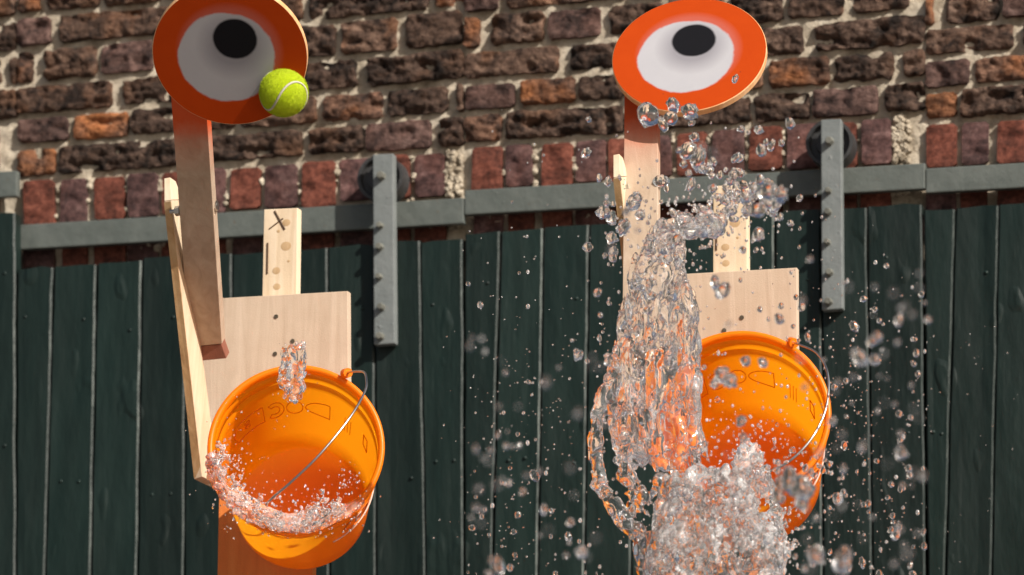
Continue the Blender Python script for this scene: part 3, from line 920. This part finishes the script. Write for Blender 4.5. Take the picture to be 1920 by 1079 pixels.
# plume thrown up above the column
bl = []
bl += strand([(1220,480,40), (1265,430,44), (1320,405,40), (1385,385,50), (1440,360,40)], 120, .08, 3, 11, -1.42, .9, (1.0, 1.8))
bl += strand([(1290,432,30), (1345,420,40)], 26, .05, 8, 16, -1.50, .9, (1.0, 1.6))
bl += strand([(1365,390,12), (1372,330,12), (1385,300,8)], 26, .03, 4, 8, -1.40, .6, (1, 2))
sp = blob_mesh(bl, .0026, 'water_plume', .0022, mat='streaming')
link('water_plume', sp, label='ragged plume of water thrown up in front of the short pine lath', category='water')

# water in the first bucket: laps round the lower lip
R0, R1, H, rr = geoA
bl = []
def cone_pt(a, rfrac, z): return MxA @ Vector((R0*rfrac*math.cos(rad(a)), R0*rfrac*math.sin(rad(a)), z))
edge_n = lambda a: noise.noise(Vector((a*.11, 2, 0)))+.6*noise.noise(Vector((a*.33, 5, 0)))
for i in range(95):                           # a thin sheet that runs out over the lip
    a = 188+130*i/94.0
    e = math.sin(math.pi*(a-188)/130)**.6
    for j in range(9):
        t = j/8.0
        rf = 1.0-.26*e+(.30*e+.05*edge_n(a))*t; z = H-.040*e+(.050*e)*t+.010*max(0, edge_n(a))*t
        rd_ = MxA.to_3x3() @ Vector((math.cos(rad(a)), math.sin(rad(a)), .3))
        bl.append((cone_pt(a+rw.gauss(0, .8), rf, z), rw.uniform(.0032, .0044), rd_, 1.8))
for a0, n, hgt in ((194, 26, .020), (203, 26, .016), (231, 40, .026), (242, 36, .030), (261, 22, .022), (281, 34, .030), (293, 34, .026), (304, 16, .014)):
    for _ in range(int(n*1.7)):               # torn crests
        k = rw.random(); a = a0+rw.gauss(0, 2.2)*(1.2-k); rf = 1.02-.20*k+rw.gauss(0, .02); z = H+.006+hgt*1.25*k
        bl.append((cone_pt(a, rf, z), rw.uniform(.0012, .0034)*(1.25-k), rv()+MxA.to_3x3() @ Vector((0, 0, 2)), rw.uniform(1, 2.4)))
bl += strand([(412,830,10), (424,885,20), (455,930,14)], 90, .02, 1.6, 4.6, -1.20, .9, (1, 2.4))
bl += strand([(468,932,12), (500,972,18), (522,988,8)], 80, .018, 1.6, 5, -1.19, .9, (1, 2.6))
bl += strand([(556,988,12), (598,962,26), (636,948,12)], 110, .02, 1.6, 5, -1.19, .9, (1, 2.6))
bl += strand([(600,915,5), (606,945,10)], 16, .01, 1.6, 3.6, -1.19, .4, (1, 2.6))
sp = blob_mesh(bl, .0016, 'water_lip', .0016, flow=None, stretch=1.0, fine=.7, mat='froth')
link('lapping_water', sp, label='clear water slopping over the lower lip of the first bucket', category='water')
# the small jet above it
bl = strand([(551,662,8), (549,735,9)], 16, .004, 8, 11, -1.22, .1, (1.5, 2.5))
bl += strand([(551,655,18), (550,690,20), (548,720,22), (545,742,14)], 120, .012, 2.4, 5.5, -1.22, .3, (1.2, 3))
bl += strand([(532,660,4), (530,720,5)], 30, .006, 2.5, 5, -1.225, .2, (1.5, 3.5))
bl += strand([(566,655,4), (562,735,5)], 34, .006, 2.5, 5, -1.225, .2, (1.5, 3.5))
sp = blob_mesh(bl, .0016, 'water_jet', .0016, fine=.7, mat='froth')
link('water_jet', sp, label='short upright jet of water above the first bucket rim', category='water')

# flying drops
DROP = []
iv, fi = ico(3)
for k in range(8):
    e = Vector((1+rw.uniform(-.25, .35), 1, 1+rw.uniform(-.2, 1.1)*(k % 3 > 0)))
    s = k*9.1
    vv = [Vector((q.x*e.x, q.y*e.y, q.z*e.z))*(1+(.30+.22*(k % 2))*noise.noise(q*(1.3+.8*(k % 2))+Vector((s, 0, 0)))+.10*noise.noise(q*3+Vector((s, 3, 0)))) for q in iv]
    DROP.append(mesh('water_drop', vv, fi, M['water'], smooth=True))
drops = []    # px, py, radius px, y
def field(n, x0, x1, y0, y1, r0, r1, near, pw=2.4, bias=None):
    for _ in range(n):
        x = rw.uniform(x0, x1); y = rw.uniform(y0, y1)
        if bias: y = y0+(y1-y0)*(rw.random()**bias)
        r = r0+(r1-r0)*rw.random()**pw
        yy = rw.uniform(-1.75, -1.25)
        if rw.random() < near:
            yy = rw.uniform(-3.6, -2.4); r = max(r*.8, rw.uniform(2.5, 5.5))
        drops.append((x, y, r, yy))
field(170, 875, 1130, 500, 1079, 1.0, 6.5, .28, 2.6, .62)
field(75, 1120, 1240, 330, 700, 1.5, 9, .06, 1.6)
field(60, 1230, 1500, 230, 470, 2.0, 9.5, .08, 1.4)
field(85, 1300, 1545, 500, 880, 1.2, 5.0, .10, 2.0)
field(260, 1500, 1735, 480, 1079, .9, 6.5, .24, 2.6, .75)
field(60, 1430, 1560, 840, 1060, 1.2, 6, .05, 1.6)
field(26, 880, 1150, 240, 520, 1.0, 3.4, .0)
field(34, 1735, 1910, 600, 1079, .6, 1.6, .0)
# ones that can be picked out in the photo
for d in [(1215,216,17,-1.45), (1258,222,13,-1.45), (1262,197,8,-1.45), (1293,209,13,-1.45), (1243,234,9,-1.45), (1290,283,13,-1.5), (1309,297,12,-1.5), (1188,381,9,-1.4), (1132,399,11,-1.4),
          (1102,464,9,-1.4), (1150,474,9,-1.4), (1388,326,8,-1.5), (1330,320,9,-1.5), (1334,330,7,-1.5), (1099,287,8,-1.4), (1104,224,6,-1.4), (1240,340,12,-1.4),
          (1378,148,6,-1.35), (1440,360,20,-2.0), (1462,365,16,-2.0), (1420,395,14,-2.0), (1500,915,20,-2.3), (1480,900,15,-2.3), (1462,905,13,-2.3), (1505,937,13,-2.3), (1460,930,11,-2.3),
          (1635,640,9,-2.3), (1645,632,9,-2.4), (1610,670,10,-2.4), (1640,675,10,-2.4), (1390,790,11,-2.1), (1355,705,12,-2.1), (1340,720,9,-2.1), (1395,820,8,-2.1), (1370,715,10,-2.1),
          (1430,680,10,-2.0), (1398,677,8,-2.0), (1461,598,8,-2.0), (1341,530,9,-2.0), (1355,545,9,-2.0), (1570,935,12,-1.5), (1530,1040,14,-2.4), (1580,1050,15,-2.5), (1020,956,6,-2.2),
          (1070,980,7,-2.2), (1170,820,9,-1.4), (980,922,8,-2.3), (885,990,6,-1.5), (1090,1035,10,-2.4), (935,1060,11,-2.4), (1690,850,9,-2.5), (1740,600,6,-2.4), (1685,600,8,-2.5), (1560,790,7,-2.5)]:
    drops.append(d)
drops.sort(key=lambda d: -d[2])
seen = drops[:290]; rest = drops[290:]
def drop_label(x, y, r):
    size = 'large' if r > 7.5 else ('medium' if r > 3.6 else 'small')
    if y < 235: where = 'in the air just under the sunlit eye board' if 1170 < x < 1430 else 'in the air in front of the plain brickwork'
    elif x < 1165: where = 'in front of the green boards beside the looping water strand' if y > 440 else 'in front of the bricks beside the pale leaning side board'
    elif x < 1300: where = 'close to the twisting water column' if y > 440 else 'above the twisting water column'
    elif y < 470: where = 'beside the ragged water plume'
    elif x < 1500 and y < 640: where = 'in front of the second plywood board'
    elif x < 1550: where = 'in front of the tipped orange bucket'
    elif x < 1737: where = 'in front of the green boards beside the tipped orange bucket'
    else: where = 'in front of the bare green boards away from the toys'
    return size+' clear drop of water '+where
for i, (x, y, r, yy) in enumerate(seen):
    c = P(x, y, yy)
    o = link('water_drop', DROP[i % 8], label=drop_label(x, y, r), category='water drop', group=drop_label(x, y, r).replace('drop of water', 'drops'))
    k = r/pxm(c)
    o.location = c; o.scale = (k, k, k)
    o.rotation_euler = (rw.uniform(-.4, .4), rw.uniform(-.6, .6), rw.uniform(0, 6.28))
# the finest spray, too small and too many to pick apart
sv, sf = [], []
jv, jf = ico(2)
def tiny(c, r):
    b = len(sv); e = rw.uniform(.9, 1.5)
    sv.extend([Vector((c.x+q.x*r, c.y+q.y*r, c.z+q.z*r*e)) for q in jv]); sf.extend([(x+b, y+b, z+b) for x, y, z in jf])
for (x, y, r, yy) in rest:
    c = P(x, y, yy); tiny(c, r/pxm(c))
def cloud(n, cx, cy, sx, sy, r0, r1, y0):
    for _ in range(n):
        c = P(rw.gauss(cx, sx), rw.gauss(cy, sy), y0+rw.uniform(-.12, .12)); tiny(c, rw.uniform(r0, r1)/pxm(c))
cloud(260, 1400, 870, 55, 60, .8, 3.2, -1.42)
cloud(620, 1350, 985, 75, 65, .9, 3.4, -1.46)
cloud(320, 1215, 650, 48, 140, .8, 3.0, -1.42)
cloud(260, 1320, 420, 80, 48, .8, 3.6, -1.45)
cloud(330, 1600, 830, 70, 160, .5, 2.0, -1.35)
cloud(230, 985, 820, 75, 170, .5, 1.9, -1.35)
cloud(190, 432, 890, 24, 44, .6, 2.3, -1.25)
cloud(90, 497, 962, 24, 24, .7, 2.6, -1.26)
cloud(150, 598, 958, 42, 30, .7, 2.6, -1.26)
cloud(50, 650, 905, 16, 18, .6, 2.0, -1.25)
cloud(40, 548, 700, 20, 40, .6, 1.7, -1.23)
cloud(26, 480, 830, 60, 60, .5, 1.3, -1.22)
link('fine_spray', mesh('fine_spray', sv, sf, M['froth'], smooth=True), kind='stuff', label='fine spray of tiny water droplets hanging round both buckets', category='spray')
